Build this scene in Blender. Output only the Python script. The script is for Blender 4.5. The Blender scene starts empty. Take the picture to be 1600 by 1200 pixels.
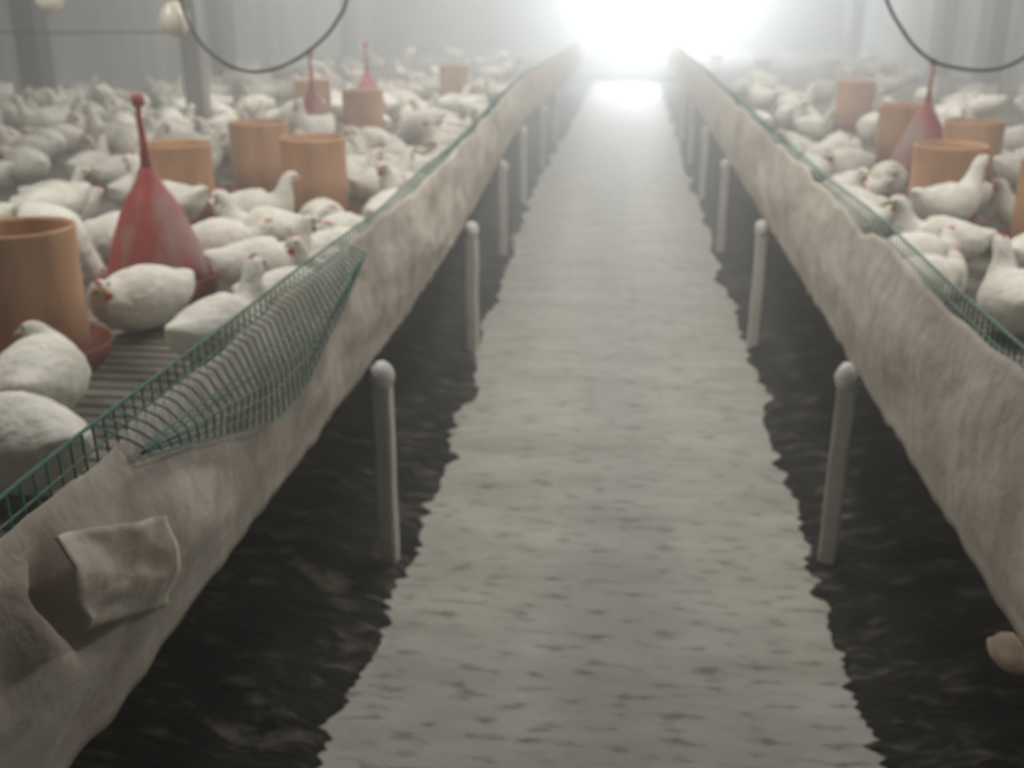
import bpy, bmesh, math, random
from mathutils import Vector, Matrix, noise, Euler

rnd = random.Random(7)
S = bpy.context.scene
C = S.collection

# ------------------------------------------------------------------ camera, world, light, exposure
YAW, PITCH, F_PX, CAM_H = math.radians(-6.46), math.radians(20.18), 1600.0, 1.5
cam_data = bpy.data.cameras.new('camera')
cam_data.sensor_fit = 'HORIZONTAL'
cam_data.sensor_width = 36.0
cam_data.lens = 36.0 * F_PX / 1600.0
cam_data.clip_start = 0.02
cam_data.dof.use_dof = True
cam_data.dof.focus_distance = 0.6
cam_data.dof.aperture_fstop = 9.0
cam = bpy.data.objects.new('camera', cam_data)
C.objects.link(cam)
cam.location = (0, 0, CAM_H)
cam.rotation_euler = Euler((math.pi / 2 - PITCH, 0, -YAW), 'XYZ')
S.camera = cam

world = bpy.data.worlds.new('world')
S.world = world
world.use_nodes = True
wn = world.node_tree
for n in list(wn.nodes):
    wn.nodes.remove(n)
wo = wn.nodes.new('ShaderNodeOutputWorld')
wb = wn.nodes.new('ShaderNodeBackground')
wb.inputs['Color'].default_value = (0.5, 0.55, 0.6, 1)
wb.inputs['Strength'].default_value = 0.05
wn.links.new(wb.outputs[0], wo.inputs['Surface'])
wv = wn.nodes.new('ShaderNodeVolumeScatter')          # dust hanging in the air of the house
wv.inputs['Color'].default_value = (0.95, 0.985, 1.0, 1)
wv.inputs['Density'].default_value = 0.006
wv.inputs['Anisotropy'].default_value = 0.35
wv2 = wn.nodes.new('ShaderNodeVolumeScatter')         # forward-scattering haze, added to make the glow around the window
wv2.inputs['Color'].default_value = (0.97, 0.985, 1.0, 1)
wv2.inputs['Density'].default_value = 0.040
wv2.inputs['Anisotropy'].default_value = 0.82
wadd = wn.nodes.new('ShaderNodeAddShader')
wn.links.new(wv.outputs[0], wadd.inputs[0])
wn.links.new(wv2.outputs[0], wadd.inputs[1])
wn.links.new(wadd.outputs[0], wo.inputs['Volume'])
world.cycles.volume_sampling = 'EQUIANGULAR'

S.view_settings.view_transform = 'Standard'
S.view_settings.look = 'None'
S.view_settings.gamma = 1.0
S.view_settings.use_curve_mapping = False
S.view_settings.exposure = 0.36
S.cycles.max_bounces = 6
S.cycles.diffuse_bounces = 3
S.cycles.volume_bounces = 1
S.cycles.sample_clamp_indirect = 4.0

LAMP_POWER = 18.0
WINDOW_STRENGTH = 52.0
HOUSE_L, HOUSE_R, HOUSE_BACK, HOUSE_END, HOUSE_TOP = -5.6, 4.3, -2.5, 23.6, 3.1
BED = 0.62          # height of the raised slatted beds
# (the lamp heads themselves follow further down; each carries its own light)


def xl(y):          # the left bed drifts away from the aisle with distance
    t = min(1.0, max(0.0, (y - 2.5) / 6.5))
    return -0.65 - 0.22 * t * t * (3 - 2 * t)


def xr(y):
    return 0.615


# ------------------------------------------------------------------ pixel to place
_F = Vector((math.cos(PITCH) * math.sin(YAW), math.cos(PITCH) * math.cos(YAW), -math.sin(PITCH)))
_R = Vector((math.cos(YAW), -math.sin(YAW), 0))
_U = _R.cross(_F)


def at(px, py, z=None, x=None, y=None):
    d = _R * ((px - 800) / F_PX) + _U * ((600 - py) / F_PX) + _F
    t = (z - CAM_H) / d.z if z is not None else (x / d.x if x is not None else y / d.y)
    return Vector((0, 0, CAM_H)) + d * t


# ------------------------------------------------------------------ materials
def mat(name, col, rough=0.8, col2=None, scale=8.0, detail=5.0, bump=0.0, bscale=40.0, spec=0.3, stretch=None,
        lo=0.35, hi=0.65, flecks=0.0, trans=0.0):
    m = bpy.data.materials.new(name)
    m.use_nodes = True
    nt = m.node_tree
    b = nt.nodes['Principled BSDF']
    b.inputs['Roughness'].default_value = rough
    b.inputs['Specular IOR Level'].default_value = spec
    b.inputs['Base Color'].default_value = (*col, 1)
    if trans:
        b.inputs['Subsurface Weight'].default_value = trans
        b.inputs['Subsurface Radius'].default_value = (0.02, 0.012, 0.008)
    tc = nt.nodes.new('ShaderNodeTexCoord')
    src = tc.outputs['Object']
    if stretch:
        mp = nt.nodes.new('ShaderNodeMapping')
        mp.inputs['Scale'].default_value = stretch
        nt.links.new(src, mp.inputs['Vector'])
        src = mp.outputs['Vector']
    if col2:
        nz = nt.nodes.new('ShaderNodeTexNoise')
        nz.inputs['Scale'].default_value = scale
        nz.inputs['Detail'].default_value = detail
        nz.inputs['Roughness'].default_value = 0.65
        nt.links.new(src, nz.inputs['Vector'])
        rp = nt.nodes.new('ShaderNodeValToRGB')
        rp.color_ramp.elements[0].position = lo
        rp.color_ramp.elements[1].position = hi
        rp.color_ramp.elements[0].color = (*col, 1)
        rp.color_ramp.elements[1].color = (*col2, 1)
        nt.links.new(nz.outputs['Fac'], rp.inputs['Fac'])
        nt.links.new(rp.outputs['Color'], b.inputs['Base Color'])
        if flecks:                                        # dark crumbs of droppings trodden into the dust
            nf = nt.nodes.new('ShaderNodeTexNoise')
            nf.inputs['Scale'].default_value = 13
            nf.inputs['Detail'].default_value = 6
            nt.links.new(src, nf.inputs['Vector'])
            rf = nt.nodes.new('ShaderNodeValToRGB')
            rf.color_ramp.elements[0].position = flecks - 0.12
            rf.color_ramp.elements[1].position = flecks + 0.04
            rf.color_ramp.elements[0].color = (1, 1, 1, 1)
            rf.color_ramp.elements[1].color = (0.38, 0.35, 0.29, 1)
            nt.links.new(nf.outputs['Fac'], rf.inputs['Fac'])
            mx = nt.nodes.new('ShaderNodeMixRGB')
            mx.blend_type = 'MULTIPLY'
            mx.inputs['Fac'].default_value = 1.0
            nt.links.new(rp.outputs['Color'], mx.inputs['Color1'])
            nt.links.new(rf.outputs['Color'], mx.inputs['Color2'])
            nt.links.new(mx.outputs['Color'], b.inputs['Base Color'])
    if bump:
        nb = nt.nodes.new('ShaderNodeTexNoise')
        nb.inputs['Scale'].default_value = bscale
        nb.inputs['Detail'].default_value = 6
        nt.links.new(src, nb.inputs['Vector'])
        bp = nt.nodes.new('ShaderNodeBump')
        bp.inputs['Strength'].default_value = bump
        bp.inputs['Distance'].default_value = 0.02
        nt.links.new(nb.outputs['Fac'], bp.inputs['Height'])
        nt.links.new(bp.outputs['Normal'], b.inputs['Normal'])
    return m


M = {}
M['floor'] = mat('dusty concrete', (0.31, 0.30, 0.262), 0.52, (0.47, 0.46, 0.42), scale=2.2, detail=9, bump=0.25, bscale=60,
                 spec=0.3, stretch=(0.8, 2.6, 1), lo=0.3, hi=0.62, flecks=0.66)
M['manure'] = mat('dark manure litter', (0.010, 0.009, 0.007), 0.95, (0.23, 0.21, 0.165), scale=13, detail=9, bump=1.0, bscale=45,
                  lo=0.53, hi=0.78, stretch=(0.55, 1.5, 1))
M['wall'] = mat('grey plaster', (0.40, 0.425, 0.42), 0.9, (0.20, 0.215, 0.215), scale=1.3, detail=4, stretch=(1, 2.4, 0.35), lo=0.38, hi=0.68)
M['roof'] = mat('roof sheet', (0.34, 0.34, 0.33), 0.85, (0.26, 0.26, 0.25), scale=2)
M['endwall'] = mat('end wall plaster', (0.30, 0.31, 0.32), 0.9, (0.22, 0.23, 0.24), scale=1.5)
M['wood'] = mat('weathered wood', (0.15, 0.12, 0.09), 0.85, (0.26, 0.22, 0.17), scale=6, stretch=(1, 1, 0.2), bump=0.3)
M['slat'] = mat('soiled slats', (0.105, 0.098, 0.082), 0.9, (0.27, 0.255, 0.22), scale=3.5, detail=8, bump=0.5, bscale=30)
M['cloth'] = mat('beige sheeting', (0.44, 0.385, 0.33), 0.8, (0.64, 0.59, 0.525), scale=4.2, detail=6, bump=0.35, bscale=22, lo=0.32, hi=0.66)
M['cloth2'] = mat('beige sacking', (0.50, 0.445, 0.375), 0.8, (0.64, 0.585, 0.51), scale=6, detail=6, bump=0.3, bscale=30)
M['slatcloth'] = mat('brown stained cloth', (0.27, 0.20, 0.145), 0.9, (0.36, 0.28, 0.21), scale=20)
M['net'] = mat('green netting', (0.075, 0.215, 0.175), 0.6, (0.13, 0.27, 0.235), scale=3)
M['post'] = mat('pale post', (0.55, 0.53, 0.48), 0.8, (0.68, 0.66, 0.61), scale=9, bump=0.2)
M['cap'] = mat('white cap', (0.72, 0.71, 0.68), 0.7, (0.6, 0.59, 0.56), scale=20)
M['tan'] = mat('tan plastic', (0.36, 0.20, 0.115), 0.5, (0.58, 0.33, 0.18), scale=7, spec=0.4, lo=0.3, hi=0.56, stretch=(1, 1, 0.3))
M['pan'] = mat('red brown plastic', (0.20, 0.055, 0.035), 0.5, (0.27, 0.085, 0.055), scale=6)
M['red'] = mat('red plastic', (0.36, 0.055, 0.05), 0.45, (0.42, 0.11, 0.10), scale=5, spec=0.4)
M['redgrey'] = mat('red plastic with painted reflections', (0.37, 0.06, 0.055), 0.5, (0.34, 0.24, 0.235), scale=5, detail=3, stretch=(1.7, 1.7, 0.35), lo=0.46, hi=0.66)  # grey upright streaks are reflections painted into the red
M['feed'] = mat('feed meal', (0.24, 0.14, 0.06), 0.9, (0.33, 0.21, 0.1), scale=60)
M['hose'] = mat('dark hose', (0.035, 0.045, 0.042), 0.6)
M['wire'] = mat('dull wire', (0.07, 0.075, 0.08), 0.6)
M['bulb'] = mat('milky glass', (0.78, 0.74, 0.64), 0.25, spec=0.5)
M['socket'] = mat('grey socket', (0.45, 0.43, 0.40), 0.5)
M['metal'] = mat('grey lamp housing', (0.5, 0.5, 0.5), 0.5)
M['hen'] = mat('white feathers', (0.60, 0.565, 0.475), 0.85, (0.83, 0.81, 0.755), scale=9, detail=6, bump=0.5, bscale=38, lo=0.3, hi=0.55)
M['comb'] = mat('red comb', (0.50, 0.06, 0.05), 0.55)
M['beak'] = mat('horn yellow', (0.62, 0.40, 0.14), 0.5)
M['shank'] = mat('yellow shank', (0.58, 0.40, 0.17), 0.6)
M['eye'] = mat('dark eye', (0.02, 0.015, 0.01), 0.2)
M['pillar'] = mat('grey pillar paint', (0.27, 0.275, 0.27), 0.85, (0.20, 0.205, 0.2), scale=4, stretch=(1, 1, 0.3))
M['darkpillar'] = mat('dark timber', (0.06, 0.064, 0.066), 0.85, (0.11, 0.112, 0.11), scale=4, stretch=(1, 1, 0.3))


def emissive(name, col, strength):
    m = bpy.data.materials.new(name)
    m.use_nodes = True
    nt = m.node_tree
    for n in list(nt.nodes):
        nt.nodes.remove(n)
    o = nt.nodes.new('ShaderNodeOutputMaterial')
    e = nt.nodes.new('ShaderNodeEmission')
    e.inputs['Color'].default_value = (*col, 1)
    e.inputs['Strength'].default_value = strength
    nt.links.new(e.outputs[0], o.inputs['Surface'])
    return m


M['daylight'] = emissive('daylit pane', (0.86, 0.95, 1.0), WINDOW_STRENGTH)
M['tube'] = emissive('lamp diffuser', (1.0, 0.98, 0.92), 3.0)


# ------------------------------------------------------------------ building helpers
def obj(name, bm, material, parent=None, smooth=True, loc=None):
    me = bpy.data.meshes.new(name)
    bmesh.ops.recalc_face_normals(bm, faces=bm.faces)
    bm.to_mesh(me)
    bm.free()
    if smooth:
        for p in me.polygons:
            p.use_smooth = True
    me.materials.append(material)
    o = bpy.data.objects.new(name, me)
    C.objects.link(o)
    if parent:
        o.parent = parent
    if loc is not None:
        o.location = loc
    return o


def tag(o, label, cat, group=None, kind=None):
    o['label'] = label
    o['category'] = cat
    if group:
        o['group'] = group
    if kind:
        o['kind'] = kind
    return o


def struct(o):
    o['kind'] = 'structure'
    return o


def empty(name, loc=(0, 0, 0), rz=0.0):
    o = bpy.data.objects.new(name, None)
    o.empty_display_size = 0.1
    C.objects.link(o)
    o.location = loc
    o.rotation_euler = (0, 0, rz)
    return o


def box(bm, x0, x1, y0, y1, z0, z1):
    v = [bm.verts.new(p) for p in ((x0, y0, z0), (x1, y0, z0), (x1, y1, z0), (x0, y1, z0),
                                   (x0, y0, z1), (x1, y0, z1), (x1, y1, z1), (x0, y1, z1))]
    for f in ((0, 3, 2, 1), (4, 5, 6, 7), (0, 1, 5, 4), (1, 2, 6, 5), (2, 3, 7, 6), (3, 0, 4, 7)):
        bm.faces.new([v[i] for i in f])


def tube(bm, pts, r, seg=6, closed_ends=True):
    pts = [Vector(p) for p in pts]
    rings = []
    ref = Vector((0.31, 0.17, 0.93)).normalized()
    for i, p in enumerate(pts):
        a = pts[max(0, i - 1)]
        b = pts[min(len(pts) - 1, i + 1)]
        t = (b - a).normalized()
        u = t.cross(ref)
        if u.length < 1e-4:
            u = t.cross(Vector((1, 0, 0)))
        u.normalize()
        w = t.cross(u)
        rr = r[i] if isinstance(r, (list, tuple)) else r
        rings.append([bm.verts.new(p + (u * math.cos(2 * math.pi * k / seg) + w * math.sin(2 * math.pi * k / seg)) * rr) for k in range(seg)])
    for a, b in zip(rings, rings[1:]):
        for k in range(seg):
            bm.faces.new((a[k], a[(k + 1) % seg], b[(k + 1) % seg], b[k]))
    if closed_ends:
        bm.faces.new(rings[0])
        bm.faces.new(rings[-1])


def lathe(bm, prof, seg=32):
    """prof: (radius, z) from one end to the other; radius 0 closes the end"""
    rings = []
    for r, z in prof:
        if r < 1e-6:
            rings.append([bm.verts.new((0, 0, z))])
        else:
            rings.append([bm.verts.new((r * math.cos(2 * math.pi * k / seg), r * math.sin(2 * math.pi * k / seg), z)) for k in range(seg)])
    for a, b in zip(rings, rings[1:]):
        for k in range(seg):
            k2 = (k + 1) % seg
            if len(a) == 1 and len(b) == 1:
                continue
            if len(a) == 1:
                bm.faces.new((a[0], b[k], b[k2]))
            elif len(b) == 1:
                bm.faces.new((a[k], a[k2], b[0]))
            else:
                bm.faces.new((a[k], a[k2], b[k2], b[k]))


def grid_sheet(bm, rows):
    vs = [[bm.verts.new(p) for p in r] for r in rows]
    for a, b in zip(vs, vs[1:]):
        for k in range(len(a) - 1):
            bm.faces.new((a[k], a[k + 1], b[k + 1], b[k]))


def solid(o, t):
    md = o.modifiers.new('thickness', 'SOLIDIFY')
    md.thickness = t
    md.offset = 0
    return o


def n3(x, y, z):
    return noise.noise(Vector((x, y, z)))


def fbm(x, y, z, oct=4):
    return noise.fractal(Vector((x, y, z)), 0.9, 2.1, oct)


# ------------------------------------------------------------------ the house
bm = bmesh.new(); box(bm, HOUSE_L, HOUSE_R, HOUSE_BACK, HOUSE_END, -0.1, 0.0)
struct(obj('floor', bm, M['floor'], smooth=False))
bm = bmesh.new(); box(bm, HOUSE_L - 0.15, HOUSE_L, HOUSE_BACK, HOUSE_END, -0.1, HOUSE_TOP)
struct(obj('wall_left', bm, M['wall'], smooth=False))
bm = bmesh.new(); box(bm, HOUSE_R, HOUSE_R + 0.15, HOUSE_BACK, HOUSE_END, -0.1, HOUSE_TOP)
struct(obj('wall_right', bm, M['wall'], smooth=False))
bm = bmesh.new(); box(bm, HOUSE_L - 0.15, HOUSE_R + 0.15, HOUSE_BACK - 0.15, HOUSE_BACK, -0.1, HOUSE_TOP)
struct(obj('wall_back', bm, M['wall'], smooth=False))
bm = bmesh.new(); box(bm, HOUSE_L - 0.15, HOUSE_R + 0.15, HOUSE_BACK - 0.15, HOUSE_END + 0.2, HOUSE_TOP, HOUSE_TOP + 0.1)
struct(obj('ceiling', bm, M['roof'], smooth=False))

# end wall with a bright window opening
WX0, WX1, WZ0, WZ1 = -0.7, 1.85, 1.3, 2.98
bm = bmesh.new()
box(bm, HOUSE_L, WX0, HOUSE_END, HOUSE_END + 0.2, -0.1, HOUSE_TOP)
box(bm, WX1, HOUSE_R, HOUSE_END, HOUSE_END + 0.2, -0.1, HOUSE_TOP)
box(bm, WX0, WX1, HOUSE_END, HOUSE_END + 0.2, -0.1, WZ0)
box(bm, WX0, WX1, HOUSE_END, HOUSE_END + 0.2, WZ1, HOUSE_TOP)
struct(obj('wall_front', bm, M['endwall'], smooth=False))
win = struct(empty('window_1', ((WX0 + WX1) / 2, HOUSE_END + 0.1, WZ0)))
w2, h2 = (WX1 - WX0) / 2, WZ1 - WZ0
bm = bmesh.new()
for a in ((-w2, -w2 + 0.06, 0, h2), (w2 - 0.06, w2, 0, h2), (-w2, w2, 0, 0.06), (-w2, w2, h2 - 0.06, h2), (-0.03, 0.03, 0, h2)):
    box(bm, a[0], a[1], -0.06, 0.0, a[2], a[3])
obj('window_frame', bm, M['metal'], win, smooth=False)
bm = bmesh.new(); box(bm, -w2, w2, 0.01, 0.03, 0, h2)
obj('window_pane', bm, M['daylight'], win, smooth=False)


# the ceiling lamps over aisle and beds, each with its own light
def ceiling_lamp(x, y, power, k):
    r = empty('ceiling_lamp', (x, y, HOUSE_TOP))
    tag(r, 'long white lamp fixed under the roof above the aisle' if k == 0 else 'long white lamp fixed under the roof above a bed', 'lamp', 'roof lamps over the aisle' if k == 0 else 'roof lamps over the beds')
    b = bmesh.new(); box(b, -0.10, 0.10, -0.65, 0.65, -0.07, 0.0)
    obj('lamp_housing', b, M['metal'], r, smooth=False)
    b = bmesh.new(); box(b, -0.08, 0.08, -0.62, 0.62, -0.085, -0.0701)
    obj('diffuser', b, M['tube'], r, smooth=False)
    ld = bpy.data.lights.new('lamp_light', 'AREA')
    ld.shape = 'RECTANGLE'; ld.size = 0.5; ld.size_y = 1.3
    ld.energy = power
    ld.color = (1.0, 0.97, 0.90)
    lo = bpy.data.objects.new('lamp_light', ld)
    C.objects.link(lo)
    lo.parent = r
    lo.location = (0, 0, -0.10)


for y in (3.9, 7.0, 10.5, 14.5, 19.0):
    ceiling_lamp(0.0, y, LAMP_POWER * (2.0 if y < 4 else 1.5), 0)
for y in (2.6, 8.0, 13.0, 18.5):
    ceiling_lamp(-2.6, y, LAMP_POWER * (1.9 if y < 4 else 2.7), 1)
    ceiling_lamp(2.4, y, LAMP_POWER * (1.6 if y < 4 else 2.0), 1)


# dust haze hanging over the birds, denser away from the camera
hz = bpy.data.materials.new('dusty air')
hz.use_nodes = True
for n in list(hz.node_tree.nodes):
    hz.node_tree.nodes.remove(n)
ho = hz.node_tree.nodes.new('ShaderNodeOutputMaterial')
hv = hz.node_tree.nodes.new('ShaderNodeVolumeScatter')
hv.inputs['Color'].default_value = (0.95, 0.985, 1.0, 1)
hv.inputs['Density'].default_value = 0.036
hv.inputs['Anisotropy'].default_value = 0.35
hz.node_tree.links.new(hv.outputs[0], ho.inputs['Volume'])
hz.cycles.volume_sampling = 'MULTIPLE_IMPORTANCE'
bm = bmesh.new(); box(bm, HOUSE_L + 0.01, HOUSE_R - 0.01, 3.6, HOUSE_END - 0.02, 0.004, HOUSE_TOP - 0.01)
tag(obj('dust_haze', bm, hz, smooth=False), 'pale dusty haze filling the far part of the poultry house', 'haze', None, 'stuff')


# ------------------------------------------------------------------ raised beds
def ys_of(y0, y1, near, far):
    out = [y0]
    while out[-1] < y1:
        y = out[-1]
        out.append(min(y1, y + near + (far - near) * min(1.0, max(0.0, (y - 2) / 10))))
    return out


def bed(side):
    left = side < 0
    edge = xl if left else xr
    wall = HOUSE_L if left else HOUSE_R
    r = empty('raised_bed', (0, 0, 0))
    tag(r, 'long raised slatted poultry bed on the %s side of the aisle' % ('left' if left else 'right'), 'bed', 'raised poultry beds')
    bm = bmesh.new()                                     # slats run across, pattern of one deck
    y = -1.0
    while y < HOUSE_END - 0.1:
        w = 0.045 if y < 9 else 0.10
        e = edge(y) + (-0.03 if left else 0.03)
        a, b = (wall + 0.01, e) if left else (e, wall - 0.01)
        dz = 0.004 * n3(y * 3, side, 0)
        box(bm, a, b, y, y + w, BED - 0.025 + dz, BED + dz)
        y += w + 0.014
    obj('slat_deck', bm, M['slat'], r, smooth=False)
    bm = bmesh.new()
    rows = []
    for y in ys_of(-1.0, HOUSE_END - 0.1, 0.4, 0.8):
        e = edge(y) + (-0.12 if left else 0.12)
        o_ = -0.05 if left else 0.05
        rows.append([(e, y, BED - 0.09), (e + o_, y, BED - 0.09), (e + o_, y, BED - 0.031), (e, y, BED - 0.031), (e, y, BED - 0.09)])
    grid_sheet(bm, rows)
    bmesh.ops.remove_doubles(bm, verts=bm.verts, dist=1e-5)
    obj('edge_beam', bm, M['wood'], r, smooth=False)
    for q in range(3):
        xx = wall + (0.9 + 1.3 * q) * (1 if left else -1)
        if (left and xx > -1.0) or (not left and xx < 1.0):
            continue
        bm = bmesh.new(); box(bm, xx - 0.03, xx + 0.03, -1.0, HOUSE_END - 0.1, BED - 0.10, BED - 0.03)
        obj('bearer', bm, M['wood'], r, smooth=False)
    return r


bed(-1)
bed(1)


# ------------------------------------------------------------------ posts below the bed edges
def post(x, y, label, k):
    r = empty('support_post', (x, y, 0), rnd.uniform(-0.2, 0.2))
    tag(r, label, 'post', 'pale posts under the bed edges')
    h = BED - 0.055
    bm = bmesh.new()
    s = 0.024
    n = 8
    rows = []
    for i in range(n + 1):
        z = h * i / n
        q = s * (1.0 + 0.06 * n3(z * 9, x * 5, y))
        ox = 0.005 * n3(z * 5, y, x)
        rows.append([(ox - q, -q, z), (ox + q, -q, z), (ox + q, q, z), (ox - q, q, z), (ox - q, -q, z)])
    grid_sheet(bm, rows)
    bmesh.ops.remove_doubles(bm, verts=bm.verts, dist=1e-5)
    bmesh.ops.holes_fill(bm, edges=bm.edges)
    bmesh.ops.bevel(bm, geom=[e for e in bm.edges if abs(e.verts[0].co.z - e.verts[1].co.z) > 0.03], offset=0.006, segments=2, affect='EDGES')
    obj('post_shaft', bm, M['post'], r, smooth=False)
    bm = bmesh.new()
    lathe(bm, [(0, h + 0.045), (0.018, h + 0.043), (0.03, h + 0.028), (0.034, h + 0.006), (0.031, h - 0.014), (0.0275, h - 0.02)], 14)
    for v in bm.verts:
        v.co.x += 0.005 * n3(v.co.x * 60, v.co.y * 60, v.co.z * 60 + k)
        v.co.z += 0.006 * n3(v.co.y * 40, v.co.x * 40, k)
    obj('post_cap', bm, M['cap'], r)


ordn = ['closest', 'second closest', 'third closest', 'fourth closest', 'fifth closest', 'sixth closest']
for i in range(6):
    y = 2.53 + 1.93 * i
    post(xl(y) + 0.012, y, '%s pale post with white top under the left bed edge' % ordn[i], i)
for i in range(6):
    y = 2.66 + 1.98 * i
    post(xr(y) - 0.012, y, '%s pale post with white top under the right bed edge' % ordn[i], i + 10)


# ------------------------------------------------------------------ manure under the beds, spilling onto the aisle
def manure(side):
    left = side < 0
    edge = xl if left else xr
    bm = bmesh.new()
    rows = []
    for y in ys_of(0.4, HOUSE_END - 0.2, 0.011, 0.22):
        e = abs(edge(y))
        rag = 0.055 + 0.05 * fbm(y * 2.2, side * 3.1, 0.5) + 0.035 * n3(y * 13, side, 2.0) + 0.045 * n3(y * 38, side, 4.0)
        row = []
        for u in (0, 0.02, 0.05, 0.09, 0.14, 0.2, 0.28, 0.38, 0.5, 0.66, 0.86, 1.1, 1.5, 2.2):
            X = e - rag + u
            h = 0.010 + 0.06 * min(1, u / 0.35) + 0.035 * fbm(X * 7, y * 7, side) * min(1, u / 0.1 + 0.15)
            row.append((X * side, y, -0.004 if u == 0 else max(0.001, h)))
        rows.append(row)
    grid_sheet(bm, rows)
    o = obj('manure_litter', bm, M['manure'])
    tag(o, 'dark manure litter heaped below the %s bed with a ragged edge on the aisle' % ('left' if left else 'right'), 'manure', None, 'stuff')


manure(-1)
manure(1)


# ------------------------------------------------------------------ fences: green net and beige sheeting
def net(side):
    left = side < 0
    edge = xl if left else xr
    bm = bmesh.new()
    ys = ys_of(0.35, 19.0, 0.028, 0.08)
    top = lambda y: 1.0 + 0.012 * n3(y * 1.3, side, 9)
    sway = lambda y, z: 0.012 * n3(y * 1.1, z * 3, side + 5)
    r = 0.0019
    for y in ys:
        e = edge(y) + side * 0.012
        P = [(e + sway(y, z), y, z) for z in (BED, 0.8, top(y))]
        if left and 1.12 < y < 2.28:                              # slack of the net lies over the sheeting
            dep = 0.15 * min(1.0, (2.3 - y) / 0.5, (y - 1.1) / 0.5)
            P += [(e + 0.045, y, top(y) - 0.02)] + [(e + 0.066 + 0.012 * n3(y * 3, f * 3, 6), y + 0.01, top(y) - 0.03 - dep * f) for f in (0.5, 1.0)]
        tube(bm, P, r, 4, False)
    for k in range(13):
        f = k / 12
        yy = ys[::4] + [ys[-1]]
        tube(bm, [(edge(y) + side * 0.012 + sway(y, BED + f * 0.38), y, BED + f * (top(y) - BED)) for y in yy], r if k < 12 else 0.0032, 4, False)
    if left:
        for f in (0.1, 0.28, 0.46, 0.64, 0.82, 1.0):
            yy = [y for y in ys if 1.12 < y < 2.28][::2]
            tube(bm, [(edge(y) - 0.012 + 0.066 + 0.012 * n3(y * 3, f * 3, 6), y, top(y) - 0.03 - 0.15 * min(1.0, (2.3 - y) / 0.5, (y - 1.1) / 0.5) * f) for y in yy], r, 4, False)
    o = obj('green_net', bm, M['net'])
    tag(o, 'green plastic mesh net standing along the edge of the %s bed' % ('left' if left else 'right'), 'net')


net(-1)
net(1)


def sheeting(side):
    left = side < 0
    edge = xl if left else xr
    bm = bmesh.new()
    rows = []
    N = 22
    for y in ys_of(0.35, 21.0, 0.018, 0.12):
        e = edge(y)
        if left:
            top = 0.985 + 0.02 * n3(y * 2.1, 3, 1) - 0.015 * max(0, n3(y * 5, 8, 1))
        else:
            top = 0.975 + 0.02 * n3(y * 2.3, 7, 1) - 0.025 * max(0, n3(y * 5, 2, 1))
        bot = BED + (0.012 if left else -0.012) + 0.012 * n3(y * 4, side, 0) + 0.012 * n3(y * 13, side, 3)
        row = []
        for k in range(N + 1):
            f = k / N
            z = top + (bot - top) * f
            amp = 0.018 if left else 0.011
            bulge = 0.008 + 0.03 * math.sin(math.pi * f) * (0.6 + 0.6 * n3(y * 1.4, f * 1.5, side))
            wr = amp * fbm(y * 4.5, f * 2.2 + y * 0.8, side * 7, 4) + 0.4 * amp * n3(y * 14 + f * 3, f * 4, side)
            wr *= 0.35 + 0.65 * min(1, f * 4)
            dent = 0.0
            if left and y < 1.9:                          # slack belly with one deep fold beside the sack
                dent = 0.05 * math.exp(-((y - 1.05) / 0.32) ** 2 - ((z - 0.84) / 0.12) ** 2)
                fy = 0.93 + 0.35 * (0.9 - z) ** 1.0 * (1 if z < 0.9 else -0.4)
                dent -= 0.075 * math.exp(-((y - fy + 0.02) / 0.022) ** 2 - ((z - 0.875) / 0.05) ** 2)
            row.append((e - side * max(0.003, (bulge + wr + dent) * (1 - 0.75 * f ** 6)), y, z))
        rows.append(row)
    grid_sheet(bm, rows)
    o = solid(obj('sheeting_skirt', bm, M['cloth']), 0.002)
    tag(o, 'creased beige sheeting hung along the %s fence above the aisle' % ('left' if left else 'right'), 'sheeting')


sheeting(-1)
sheeting(1)

# a sack folded over the left sheeting close by, its left side standing off
bm = bmesh.new()
rows = []
pTL, pTR = at(66, 838, x=-0.54), at(256, 806, x=-0.555)
pBL, pBR = at(122, 985, x=-0.55), at(266, 945, x=-0.60)
for i in range(19):
    u = i / 18
    row = []
    for j in range(17):
        v = j / 16
        p = (pTL.lerp(pTR, u)).lerp(pBL.lerp(pBR, u), v)
        curl = 0.02 * max(0, 1 - u / 0.3) ** 1.5
        p.x += 0.014 * math.sin(math.pi * v) + curl * 0.6 + 0.012 * fbm(u * 2.5, v * 2.5, 4.0)
        p.y -= 0.012 * math.sin(math.pi * v) * (1 - u)
        row.append(p)
    rows.append(row)
grid_sheet(bm, rows)
sack = solid(obj('feed_sack', bm, M['cloth2']), 0.003)
tag(sack, 'flattened beige sack folded over the left sheeting close to the camera', 'sack')

# a knotted bundle of cloth below the right sheeting
p = at(1580, 1020, x=0.60)
bm = bmesh.new()
bmesh.ops.create_uvsphere(bm, u_segments=24, v_segments=14, radius=1.0)
for v in bm.verts:
    d = 1 + 0.18 * fbm(v.co.x * 1.6, v.co.y * 1.6, v.co.z * 1.6 + 3)
    v.co = Vector((v.co.x * 0.03 * d, v.co.y * 0.05 * d, v.co.z * 0.016 * d))
bundle = obj('cloth_bundle', bm, M['slatcloth'], loc=p)
tag(bundle, 'small tan bundle of cloth tucked under the right sheeting', 'cloth')


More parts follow.
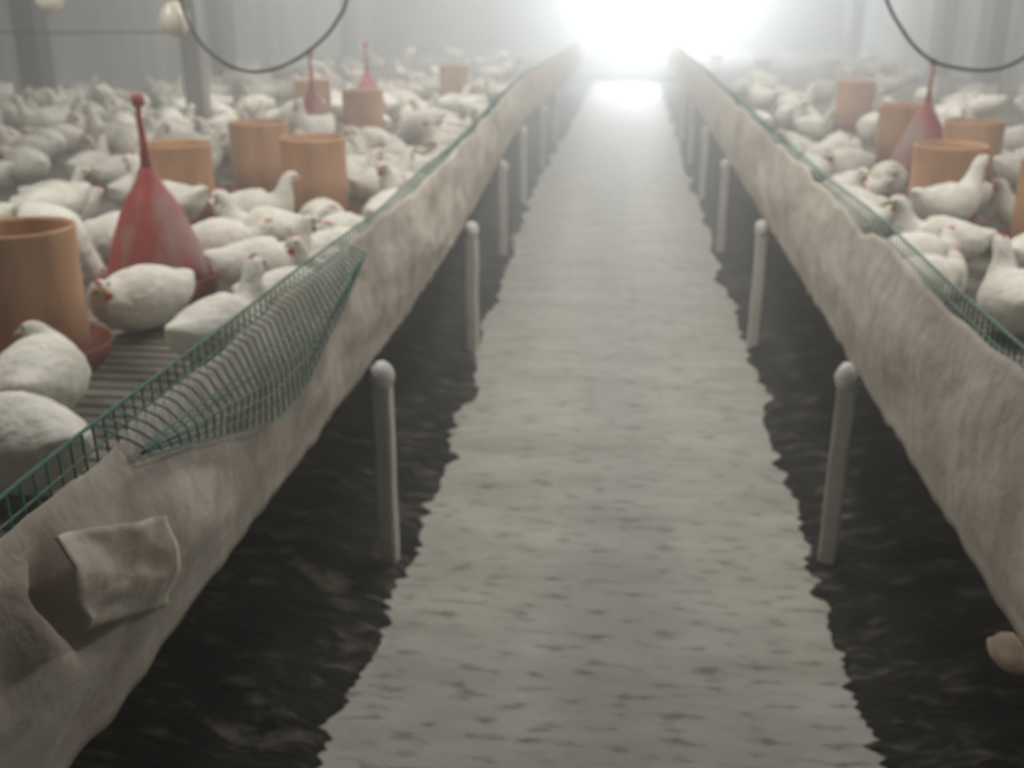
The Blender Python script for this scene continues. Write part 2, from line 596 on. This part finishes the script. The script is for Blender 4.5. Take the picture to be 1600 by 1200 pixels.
# ------------------------------------------------------------------ feeders and drinkers
def feeder_proto():
    r = empty('tube_feeder')
    bm = bmesh.new()
    lathe(bm, [(0.128, 0.045), (0.135, 0.05), (0.1365, 0.2), (0.138, 0.34), (0.141, 0.352), (0.1405, 0.362), (0.136, 0.364), (0.132, 0.352), (0.130, 0.2), (0.126, 0.05)], 40)
    obj('feed_tube', bm, M['tan'], r)
    bm = bmesh.new()
    lathe(bm, [(0, 0.012), (0.12, 0.01), (0.165, 0.016), (0.183, 0.055), (0.189, 0.06), (0.191, 0.055), (0.173, 0.008), (0.16, 0.0), (0, 0.0)], 40)
    obj('feed_pan', bm, M['pan'], r)
    bm = bmesh.new()
    lathe(bm, [(0, 0.24), (0.06, 0.225), (0.128, 0.205), (0.127, 0.19), (0, 0.19)], 28)
    obj('feed', bm, M['feed'], r)['kind'] = 'stuff'
    return r


def drinker_proto():
    r = empty('bell_drinker')
    bm = bmesh.new()
    lathe(bm, [(0.150, 0.05), (0.158, 0.058), (0.155, 0.09), (0.140, 0.15), (0.118, 0.21), (0.096, 0.265), (0.074, 0.31), (0.052, 0.345), (0.036, 0.37), (0.026, 0.40), (0.022, 0.405), (0.0, 0.405)], 40)
    obj('bell', bm, M['redgrey'], r)
    bm = bmesh.new()
    lathe(bm, [(0.0, 0.012), (0.13, 0.012), (0.165, 0.018), (0.184, 0.062), (0.19, 0.066), (0.194, 0.06), (0.178, 0.008), (0.16, 0.0), (0, 0.0)], 40)
    obj('water_trough', bm, M['red'], r)
    bm = bmesh.new()
    tube(bm, [(0, 0, 0.40), (0.002, 0, 0.48), (-0.003, 0, 0.56), (0, 0, 0.60)], [0.019, 0.012, 0.009, 0.009], 10)
    obj('stem', bm, M['red'], r)
    bm = bmesh.new()
    lathe(bm, [(0, 0.59), (0.017, 0.592), (0.021, 0.61), (0.017, 0.628), (0, 0.632)], 18)
    obj('valve_cap', bm, M['red'], r)
    return r


def copy_tree(root, loc, rz):
    c = root.copy()
    C.objects.link(c)
    c.location = loc
    c.rotation_euler = (0, 0, rz)
    for ch in root.children:
        d = ch.copy()
        C.objects.link(d)
        d.parent = c
    return c


FEEDERS = [
    ((60, 568), 'largest tan tube feeder with a red brown pan, cut by the left edge', 'large tan feeder on the left'),
    ((290, 362), 'tan tube feeder just behind the nearest red bell drinker', 'tan feeder behind the first red drinker'),
    ((497, 347), 'tan tube feeder nearest the left sheeting, white hen in front', 'tan feeder by the left sheeting'),
    ((412, 308), 'tan tube feeder standing behind the one nearest the left sheeting', 'rear tan feeder by the left sheeting'),
    ((570, 226), 'tan tube feeder on the left bed right of the hazy red drinker', 'hazy tan feeder on the left bed'),
    ((492, 200), 'tan tube feeder on the left bed behind the hazy red drinker', 'hazy tan feeder behind the second red drinker'),
    ((710, 163), 'faint tan tube feeder on the left bed nearest the bright window', 'faintest tan feeder on the left bed'),
    ((1466, 366), 'tan tube feeder on the right bed nearest the right sheeting', 'tan feeder next to the right sheeting'),
    ((1506, 306), 'tan tube feeder on the right bed overlapped by the feeder nearest the sheeting', 'second tan feeder on the right bed'),
    ((1402, 264), 'tan tube feeder on the right bed left of the red bell drinker', 'tan feeder left of the right red drinker'),
    ((1330, 203), 'faint tan tube feeder on the right bed nearest the bright window', 'faintest tan feeder on the right bed'),
    ((1634, 405), 'tan tube feeder mostly cut off by the right edge', 'tan feeder cut by the right edge'),
]
DRINKERS = [
    ((252, 458), 'large red bell drinker on the left bed between two tan feeders', 'large red drinker on the left bed'),
    ((494, 240), 'hazy red bell drinker halfway down the left bed among tan feeders', 'hazy red drinker on the left bed'),
    ((577, 196), 'faint red bell drinker on the left bed mostly hidden behind a tan feeder', 'hidden red drinker on the left bed'),
    ((1434, 282), 'red bell drinker on the right bed between tan feeders', 'red drinker on the right bed'),
]
BLOCK = []          # (x, y, radius, phrase)
fp = feeder_proto()
dp = drinker_proto()
for i, ((px, py), lab, phrase) in enumerate(FEEDERS):
    q = at(px, py, z=BED + 0.004)
    o = fp if i == 0 else copy_tree(fp, (0, 0, 0), 0)
    o.location = (q.x, q.y, BED + 0.004)
    o.rotation_euler = (0, 0, rnd.uniform(0, 3))
    tag(o, lab, 'feeder', 'tan feeders on the beds')
    BLOCK.append((q.x, q.y, 0.19, phrase))
for i, ((px, py), lab, phrase) in enumerate(DRINKERS):
    q = at(px, py, z=BED + 0.004)
    o = dp if i == 0 else copy_tree(dp, (0, 0, 0), 0)
    o.location = (q.x, q.y, BED + 0.004)
    o.rotation_euler = (0, 0, rnd.uniform(0, 3))
    tag(o, lab, 'drinker', 'red bell drinkers on the beds')
    BLOCK.append((q.x, q.y, 0.20, phrase))


# ------------------------------------------------------------------ chickens
def catmull(P, n):
    out = []
    for i in range(len(P) - 1):
        p0, p1, p2, p3 = P[max(0, i - 1)], P[i], P[i + 1], P[min(len(P) - 1, i + 2)]
        for k in range(n):
            t = k / n
            out.append([0.5 * (2 * b + (c - a) * t + (2 * a - 5 * b + 4 * c - d) * t * t + (3 * b - a - 3 * c + d) * t ** 3) for a, b, c, d in zip(p0, p1, p2, p3)])
    out.append(list(P[-1]))
    return out


POSES = {
    # x, z, half width, half height, sideways
    'sitting': [(-.195, .150, .010, .008, 0), (-.170, .146, .036, .022, 0), (-.125, .122, .068, .062, 0), (-.055, .104, .088, .092, 0), (.025, .103, .092, .098, 0),
                (.085, .120, .074, .080, 0), (.115, .158, .048, .052, 0), (.128, .198, .033, .034, 0), (.138, .228, .028, .028, 0.004), (.155, .247, .025, .025, .008), (.178, .246, .015, .017, .012), (.186, .244, .004, .004, .013)],
    'tucked': [(-.190, .140, .010, .008, 0), (-.168, .136, .038, .024, 0), (-.125, .116, .072, .062, 0), (-.055, .102, .093, .094, 0), (.025, .100, .096, .097, 0),
               (.085, .108, .080, .082, 0), (.122, .128, .055, .058, .006), (.142, .150, .036, .036, .018), (.150, .166, .028, .027, .03), (.156, .172, .024, .023, .045), (.158, .168, .014, .015, .066), (.158, .166, .004, .004, .074)],
    'standing': [(-.200, .270, .010, .008, 0), (-.172, .258, .036, .024, 0), (-.125, .222, .066, .060, 0), (-.055, .198, .084, .086, 0), (.025, .198, .088, .092, 0),
                 (.085, .222, .070, .074, 0), (.118, .268, .045, .048, 0), (.132, .315, .031, .032, 0), (.142, .348, .027, .027, 0), (.160, .368, .025, .025, 0), (.182, .366, .015, .017, 0), (.190, .364, .004, .004, 0)],
    'pecking': [(-.195, .262, .010, .008, 0), (-.168, .256, .036, .026, 0), (-.120, .232, .066, .060, 0), (-.050, .203, .085, .088, 0), (.030, .186, .088, .090, 0),
                (.092, .170, .068, .072, 0), (.142, .138, .044, .046, .006), (.176, .100, .031, .032, .014), (.196, .072, .027, .027, .02), (.210, .050, .024, .024, .024), (.216, .028, .014, .015, .027), (.217, .020, .004, .004, .028)],
}


def hen_body(pose, seed):
    P = catmull(POSES[pose], 4)
    bm = bmesh.new()
    seg = 18
    rings = []
    for i, (x, z, ry, rz, s) in enumerate(P):
        a, b = P[max(0, i - 1)], P[min(len(P) - 1, i + 1)]
        t = Vector((b[0] - a[0], b[4] - a[4], b[1] - a[1])).normalized()
        side = Vector((0, 0, 1)).cross(t) if abs(t.z) < 0.95 else Vector((0, 1, 0))
        side = Vector((0, 1, 0)) if side.length < 1e-3 else side.normalized()
        if side.y < 0 and abs(side.y) > 0.3:
            side = -side
        up = t.cross(side).normalized()
        if up.z < -0.2:
            up = -up
        ring = []
        for k in range(seg):
            an = 2 * math.pi * k / seg
            c, sn = math.cos(an), math.sin(an)
            r = 1.0
            if -0.16 < x < 0.06:                      # folded wings stand proud of the flanks
                w = max(0.0, 1 - abs((x + 0.05) / 0.11) ** 3)
                h = max(0.0, 1 - abs((sn - 0.15) / 0.6) ** 4)
                r += 0.13 * w * h * abs(c)
            r += 0.035 * n3(x * 22 + seed, c * 2.2, sn * 2.2)
            ring.append(bm.verts.new(Vector((x, s, z)) + side * (c * ry * r) + up * (sn * rz * r)))
        rings.append(ring)
    for a, b in zip(rings, rings[1:]):
        for k in range(seg):
            bm.faces.new((a[k], a[(k + 1) % seg], b[(k + 1) % seg], b[k]))
    bm.faces.new(rings[0]); bm.faces.new(rings[-1])
    zmin = min(v.co.z for v in bm.verts)
    if pose in ('sitting', 'tucked'):
        for v in bm.verts:                            # the belly flattens on the slats
            v.co.z = max(v.co.z, 0.006)
    return bm


def hen_proto(pose, seed):
    o = obj('chicken', hen_body(pose, seed), M['hen'])
    P = POSES[pose]
    tip, face, head, nk = P[-1], P[-2], P[-3], P[-4]
    d = Vector((tip[0] - head[0], tip[4] - head[4], tip[1] - head[1])).normalized()
    up = (Vector((head[0] - nk[0], head[4] - nk[4], head[1] - nk[1])))
    up = (up - d * up.dot(d)).normalized()
    sd = d.cross(up)
    hc = Vector((head[0], head[4], head[1]))
    tp = Vector((tip[0], tip[4], tip[1]))
    bm = bmesh.new()
    tube(bm, [tp - d * 0.008, tp + d * 0.006, tp + d * 0.018 - up * 0.003], [0.009, 0.006, 0.001], 8)
    obj('beak', bm, M['beak'], o)
    bm = bmesh.new()                                  # serrated comb
    prof = [(-0.022, 0.018), (-0.024, 0.034), (-0.016, 0.030), (-0.010, 0.042), (-0.003, 0.034), (0.005, 0.044), (0.011, 0.033), (0.018, 0.036), (0.022, 0.016)]
    for sgn in (-1, 1):
        vs = [bm.verts.new(hc + d * a * 0.85 + up * (0.012 + (b - 0.012) * 0.62) + sd * (0.003 * sgn)) for a, b in prof]
        bm.faces.new(vs)
    bm.verts.ensure_lookup_table()
    n = len(prof)
    for k in range(n):
        k2 = (k + 1) % n
        bm.faces.new((bm.verts[k], bm.verts[k2], bm.verts[n + k2], bm.verts[n + k]))
    obj('comb', bm, M['comb'], o, smooth=False)
    bm = bmesh.new()
    for sgn in (-1, 1):
        c0 = hc + d * 0.02 - up * 0.016 + sd * 0.006 * sgn
        tube(bm, [c0, c0 - up * 0.012, c0 - up * 0.022], [0.004, 0.008, 0.003], 7)
    obj('wattles', bm, M['comb'], o)
    for sgn in (-1, 1):
        bm = bmesh.new()
        bmesh.ops.create_uvsphere(bm, u_segments=8, v_segments=6, radius=0.005)
        obj('eye', bm, M['eye'], o, loc=hc + d * 0.012 + up * 0.004 + sd * 0.0215 * sgn)
    if pose in ('standing', 'pecking'):
        for sgn in (-1, 1):
            bm = bmesh.new()
            y0 = 0.042 * sgn
            tube(bm, [(-0.01, y0, 0.155), (0.0, y0, 0.115)], [0.024, 0.014], 10)
            tube(bm, [(0.0, y0, 0.12), (-0.012, y0, 0.075), (0.004, y0, 0.008)], [0.010, 0.0085, 0.0075], 8)
            for ang in (-0.5, 0.0, 0.5, math.pi):
                L = 0.05 if ang != math.pi else 0.024
                tube(bm, [(0.004, y0, 0.010), (0.004 + L * math.cos(ang), y0 + L * math.sin(ang), 0.005)], [0.007, 0.004], 6)
            obj('leg', bm, M['shank'], o)
    return o


AXIS = ((-0.13, 0.075), (-0.04, 0.100), (0.05, 0.098), (0.13, 0.06), (0.18, 0.035))


def samples(x, y, rz, sc):
    c, q = math.cos(rz), math.sin(rz)
    return [(x + c * a * sc, y + q * a * sc, r * sc) for a, r in AXIS]


PROTO = {}
for i, ps in enumerate(POSES):
    PROTO[ps] = [None, hen_proto(ps, i * 3.7)]
used = set()
PLACED = []


def put_hen(pose, x, y, rz, sc, label, group, parts=True):
    src = PROTO[pose][1]
    kids = list(src.children)
    if pose not in used and parts:
        used.add(pose)
        o = src
    else:
        o = src.copy()
        C.objects.link(o)
        if True:
            for k in kids:
                if not parts and not k.name.startswith('leg'):
                    continue
                d = k.copy()
                C.objects.link(d)
                d.parent = o
    o.location = (x, y, BED + 0.006)
    o.rotation_euler = (0, 0, rz)
    o.scale = (sc, sc, sc)
    tag(o, label, 'chicken', group)
    PLACED.append(samples(x, y, rz, sc))
    return o


# the birds one can pick out
SPECIAL = [
    ((72, 622), 'tucked', 1.9, 1.0, 'round white chicken in front of the large tan feeder at the left edge'),
    ((182, 505), 'tucked', 4.2, 1.0, 'white chicken curled up between the large tan feeder and red drinker'),
    ((36, 735), 'sitting', 2.7, 1.05, 'white chicken lying at the left edge close behind the green net'),
    ((408, 440), 'sitting', 0.3, 1.0, 'white chicken sitting right of the large red drinker, beside the sheeting'),
    ((505, 362), 'tucked', 5.0, 0.92, 'small round white chicken in front of the feeder nearest the left sheeting'),
    ((415, 385), 'sitting', 3.3, 1.0, 'white chicken between the large red drinker and two overlapping tan feeders'),
    ((405, 338), 'sitting', 0.2, 1.0, 'white chicken lying in front of the rear one of two overlapping left feeders'),
    ((352, 545), 'sitting', 1.2, 1.0, 'white chicken pressed against the left sheeting below the red drinker'),
    ((1462, 402), 'sitting', 2.9, 1.0, 'white chicken sitting in front of the feeder nearest the right sheeting'),
    ((1570, 415), 'tucked', 0.5, 1.0, 'white chicken sitting in front of the feeder cut by the right edge'),
    ((1545, 350), 'sitting', 3.0, 0.9, 'white chicken sitting between the two large right feeders and the picture edge'),
    ((1385, 292), 'tucked', 4.4, 0.9, 'white chicken in front of the feeder beside the right red drinker'),
    ((1580, 500), 'sitting', 1.6, 1.0, 'white chicken at the right edge in front of all the feeders'),
]
for (px, py), ps, rz, sc, lab in SPECIAL:
    q = at(px, py, z=BED + 0.05)
    x, y = q.x, q.y
    for _ in range(80):                                   # step aside until clear of pans and of each other
        for bx, by, br in [(b[0], b[1], b[2] + 0.155) for b in BLOCK] + [(T[1][0], T[1][1], 0.31) for T in PLACED]:
            dd = math.hypot(x - bx, y - by)
            if dd < br:
                x += (x - bx) / dd * (br - dd) * 0.6
                y += (y - by) / dd * (br - dd) * 0.6
        x = min(x, xl(y) - 0.2) if x < 0 else max(x, xr(y) + 0.2)
    put_hen(ps, x, y, rz, sc * 0.95, lab, 'white chickens close to the camera')

PHR = {'sitting': 'sitting', 'tucked': 'resting with tucked head', 'standing': 'standing', 'pecking': 'pecking'}


def fits(x, y, rz, sc, gap):
    S_ = samples(x, y, rz, sc)
    for bx, by, br, _ in BLOCK:
        if (x - bx) ** 2 + (y - by) ** 2 < 0.25 and any((px - bx) ** 2 + (py - by) ** 2 < (br + pr + 0.01) ** 2 for px, py, pr in S_):
            return False
    for T in PLACED:
        if (x - T[1][0]) ** 2 + (y - T[1][1]) ** 2 > 0.3:
            continue
        for px, py, pr in S_:
            if any((px - tx) ** 2 + (py - ty) ** 2 < (pr + tr + gap) ** 2 for tx, ty, tr in T):
                return False
    return True


BARE = [(-2.75, 4.55, 0.55, 0.45), (-1.25, 2.2, 0.2, 0.2), (-3.4, 5.4, 0.5, 0.25), (-1.35, 2.75, 0.15, 0.12)]


def flock(side, want, y0, y1, seed):
    r = random.Random(seed)
    n = tries = 0
    while n < want and tries < 60000:
        tries += 1
        y = y0 + (y1 - y0) * r.random() ** 1.0
        if side < 0:
            lim = max(HOUSE_L + 0.25, -0.66 * y - 0.25)
            x = r.uniform(lim, xl(y) - 0.24)
        else:
            lim = min(HOUSE_R - 0.25, 0.40 * y + 0.2)
            x = r.uniform(xr(y) + 0.24, max(lim, xr(y) + 0.3))
        if n3(x * 0.9 + 4, y * 0.7, seed) < -0.2:           # bare patches of slats
            continue
        if any(((x - ex) / ea) ** 2 + ((y - ey) / eb) ** 2 < 1 for ex, ey, ea, eb in BARE):
            continue
        rz, sc = r.uniform(0, 6.283), r.uniform(0.86, 1.02)
        if not fits(x, y, rz, sc, 0.012 + 0.05 * max(0, min(1, (y - 5) / 8))):
            continue
        pose = r.choices(['sitting', 'tucked', 'standing', 'pecking'], [0.34, 0.53, 0.08, 0.05])[0]
        bx = min((b for b in BLOCK if (b[0] < 0) == (x < 0)), key=lambda b: (b[0] - x) ** 2 + (b[1] - y) ** 2)
        side_w = 'left' if side < 0 else 'right'
        if y > 9.5:
            lab = 'tiny hazy white chicken %s far down the %s bed' % ('lying' if pose in ('sitting', 'tucked') else 'on its feet', side_w)
            grp = 'white chickens far down the %s bed' % side_w
        else:
            lab = 'white chicken %s near the %s' % (PHR[pose], bx[3])
            grp = 'white chickens near the %s' % bx[3]
        put_hen(pose, x, y, rz, sc, lab, grp, parts=y < 7.5)
        n += 1
    return n


print('left near', flock(-1, 112, 1.7, 6.5, 11))
print('left mid', flock(-1, 84, 6.5, 11.0, 12))
print('left far', flock(-1, 25, 11.0, 19.0, 13))
print('right near', flock(1, 40, 2.0, 6.5, 21))
print('right mid', flock(1, 30, 6.5, 11.0, 22))
print('right far', flock(1, 12, 11.0, 19.0, 23))
for ps, (_, src) in PROTO.items():                      # drop a source bird that was never placed
    if ps not in used:
        for k in list(src.children):
            bpy.data.objects.remove(k)
        bpy.data.objects.remove(src)


# ------------------------------------------------------------------ hoses, wires, bulbs, pillars
def hose(name, pix, ydepth, r, m, label, cat, group=None, n=8):
    P = [tuple(at(px, py, y=ydepth)) for px, py in pix]
    P = catmull(P, n)
    bm = bmesh.new()
    tube(bm, P, r, 8)
    o = obj(name, bm, m)
    return tag(o, label, cat, group)


hose('hanging_hose', [(255, -230), (268, -60), (300, 45), (345, 95), (395, 112), (445, 102), (492, 72), (525, 35), (545, -20), (565, -230)], 4.0, 0.0068, M['hose'],
     'dark hose hanging in a loop over the left bed', 'hose', 'hanging hose loops')
hose('hanging_hose', [(1360, -230), (1378, -30), (1412, 50), (1452, 92), (1495, 106), (1535, 110), (1572, 104), (1610, 82), (1650, 30), (1680, -230)], 4.0, 0.0068, M['hose'],
     'dark hose hanging in a loop over the right bed', 'hose', 'hanging hose loops')

pl = at(315, 207, z=BED)
bm = bmesh.new()
box(bm, pl.x - 0.07, pl.x + 0.07, pl.y - 0.07, pl.y + 0.07, BED - 0.02, HOUSE_TOP)
bmesh.ops.bevel(bm, geom=[e for e in bm.edges if abs(e.verts[0].co.z - e.verts[1].co.z) > 1], offset=0.012, segments=2, affect='EDGES')
tag(obj('roof_support', bm, M['pillar'], smooth=False), 'grey roof support standing in the middle of the left bed', 'support')

wy = pl.y
a0, a1 = at(0, 46, y=wy), at(400, 53, y=wy)
zl = (a0.z + a1.z) / 2
bm = bmesh.new(); tube(bm, [(HOUSE_L, wy - 0.075, zl + 0.02), ((HOUSE_L + pl.x) / 2, wy - 0.075, zl - 0.01), (pl.x, wy - 0.075, zl)], 0.008, 6)
tag(obj('tie_wire', bm, M['wire']), 'straight dark wire running from the left wall to the grey roof support', 'wire')
pa, pb = at(1380, 53, x=HOUSE_R - 0.21), at(1650, 55, x=HOUSE_R - 0.21)
bm = bmesh.new(); tube(bm, [(HOUSE_R - 0.03, pa.y + 0.3, pa.z + 0.01), (HOUSE_R - 0.21, pa.y - 0.3, pa.z), (HOUSE_R - 0.208, (pa.y + pb.y) / 2, (pa.z + pb.z) / 2 - 0.01), (HOUSE_R - 0.21, pb.y, pb.z)], 0.008, 6)
tag(obj('tie_wire', bm, M['wire']), 'straight dark wire strung along the right wall across its timber uprights', 'wire')

WALLPOSTS = [(-1, 48, 'darker timber upright on the left wall nearest the left edge'), (-1, 345, 'dark timber upright on the left wall behind the hose loop'),
             (-1, 545, 'dark timber upright on the left wall right of the hose loop'), (-1, 625, 'dark timber upright on the left wall, furthest towards the window'),
             (1, 1335, 'dark timber upright on the right wall closest to the bright window'), (1, 1475, 'dark timber upright on the right wall above the right hose loop'),
             (1, 1553, 'dark timber upright on the right wall nearest the right edge')]
for sd, px, lab in WALLPOSTS:
    X = HOUSE_L + 0.1 if sd < 0 else HOUSE_R - 0.1
    q = at(px, 40, x=X)
    w = 0.13 if q.y < 12 else 0.24
    bm = bmesh.new(); box(bm, X - 0.099, X + 0.099, q.y - w, q.y + w, BED + 0.005, HOUSE_TOP)
    bmesh.ops.bevel(bm, geom=[e for e in bm.edges if abs(e.verts[0].co.z - e.verts[1].co.z) > 1], offset=0.01, segments=2, affect='EDGES')
    tag(obj('wall_upright', bm, M['darkpillar'], smooth=False), lab, 'upright', 'timber uprights on the walls')

def bulb(px, py, yd, s, label):
    q = at(px, py, y=yd)
    r = empty('hanging_bulb', q)
    tag(r, label, 'bulb', 'unlit bulbs hung over the left bed')
    bm = bmesh.new()
    lathe(bm, [(0, -0.052 * s), (0.022 * s, -0.047 * s), (0.042 * s, -0.028 * s), (0.050 * s, 0.0), (0.043 * s, 0.027 * s), (0.027 * s, 0.048 * s), (0.018 * s, 0.062 * s), (0, 0.062 * s)], 24)
    obj('glass', bm, M['bulb'], r)
    bm = bmesh.new()
    lathe(bm, [(0, 0.055 * s), (0.020 * s, 0.055 * s), (0.022 * s, 0.085 * s), (0.016 * s, 0.11 * s), (0, 0.112 * s)], 16)
    obj('socket', bm, M['socket'], r)
    bm = bmesh.new()
    tube(bm, [(0, 0, 0.10 * s), (0.004, 0, 0.6), (0, 0, HOUSE_TOP - q.z)], 0.004, 6)
    obj('cord', bm, M['hose'], r)


bulb(273, 32, 4.05, 1.2, 'round cream bulb hanging above the left bed beside the dark hose')
bulb(76, -1, 4.2, 1.1, 'pale bulb hanging at the top edge near the left corner')
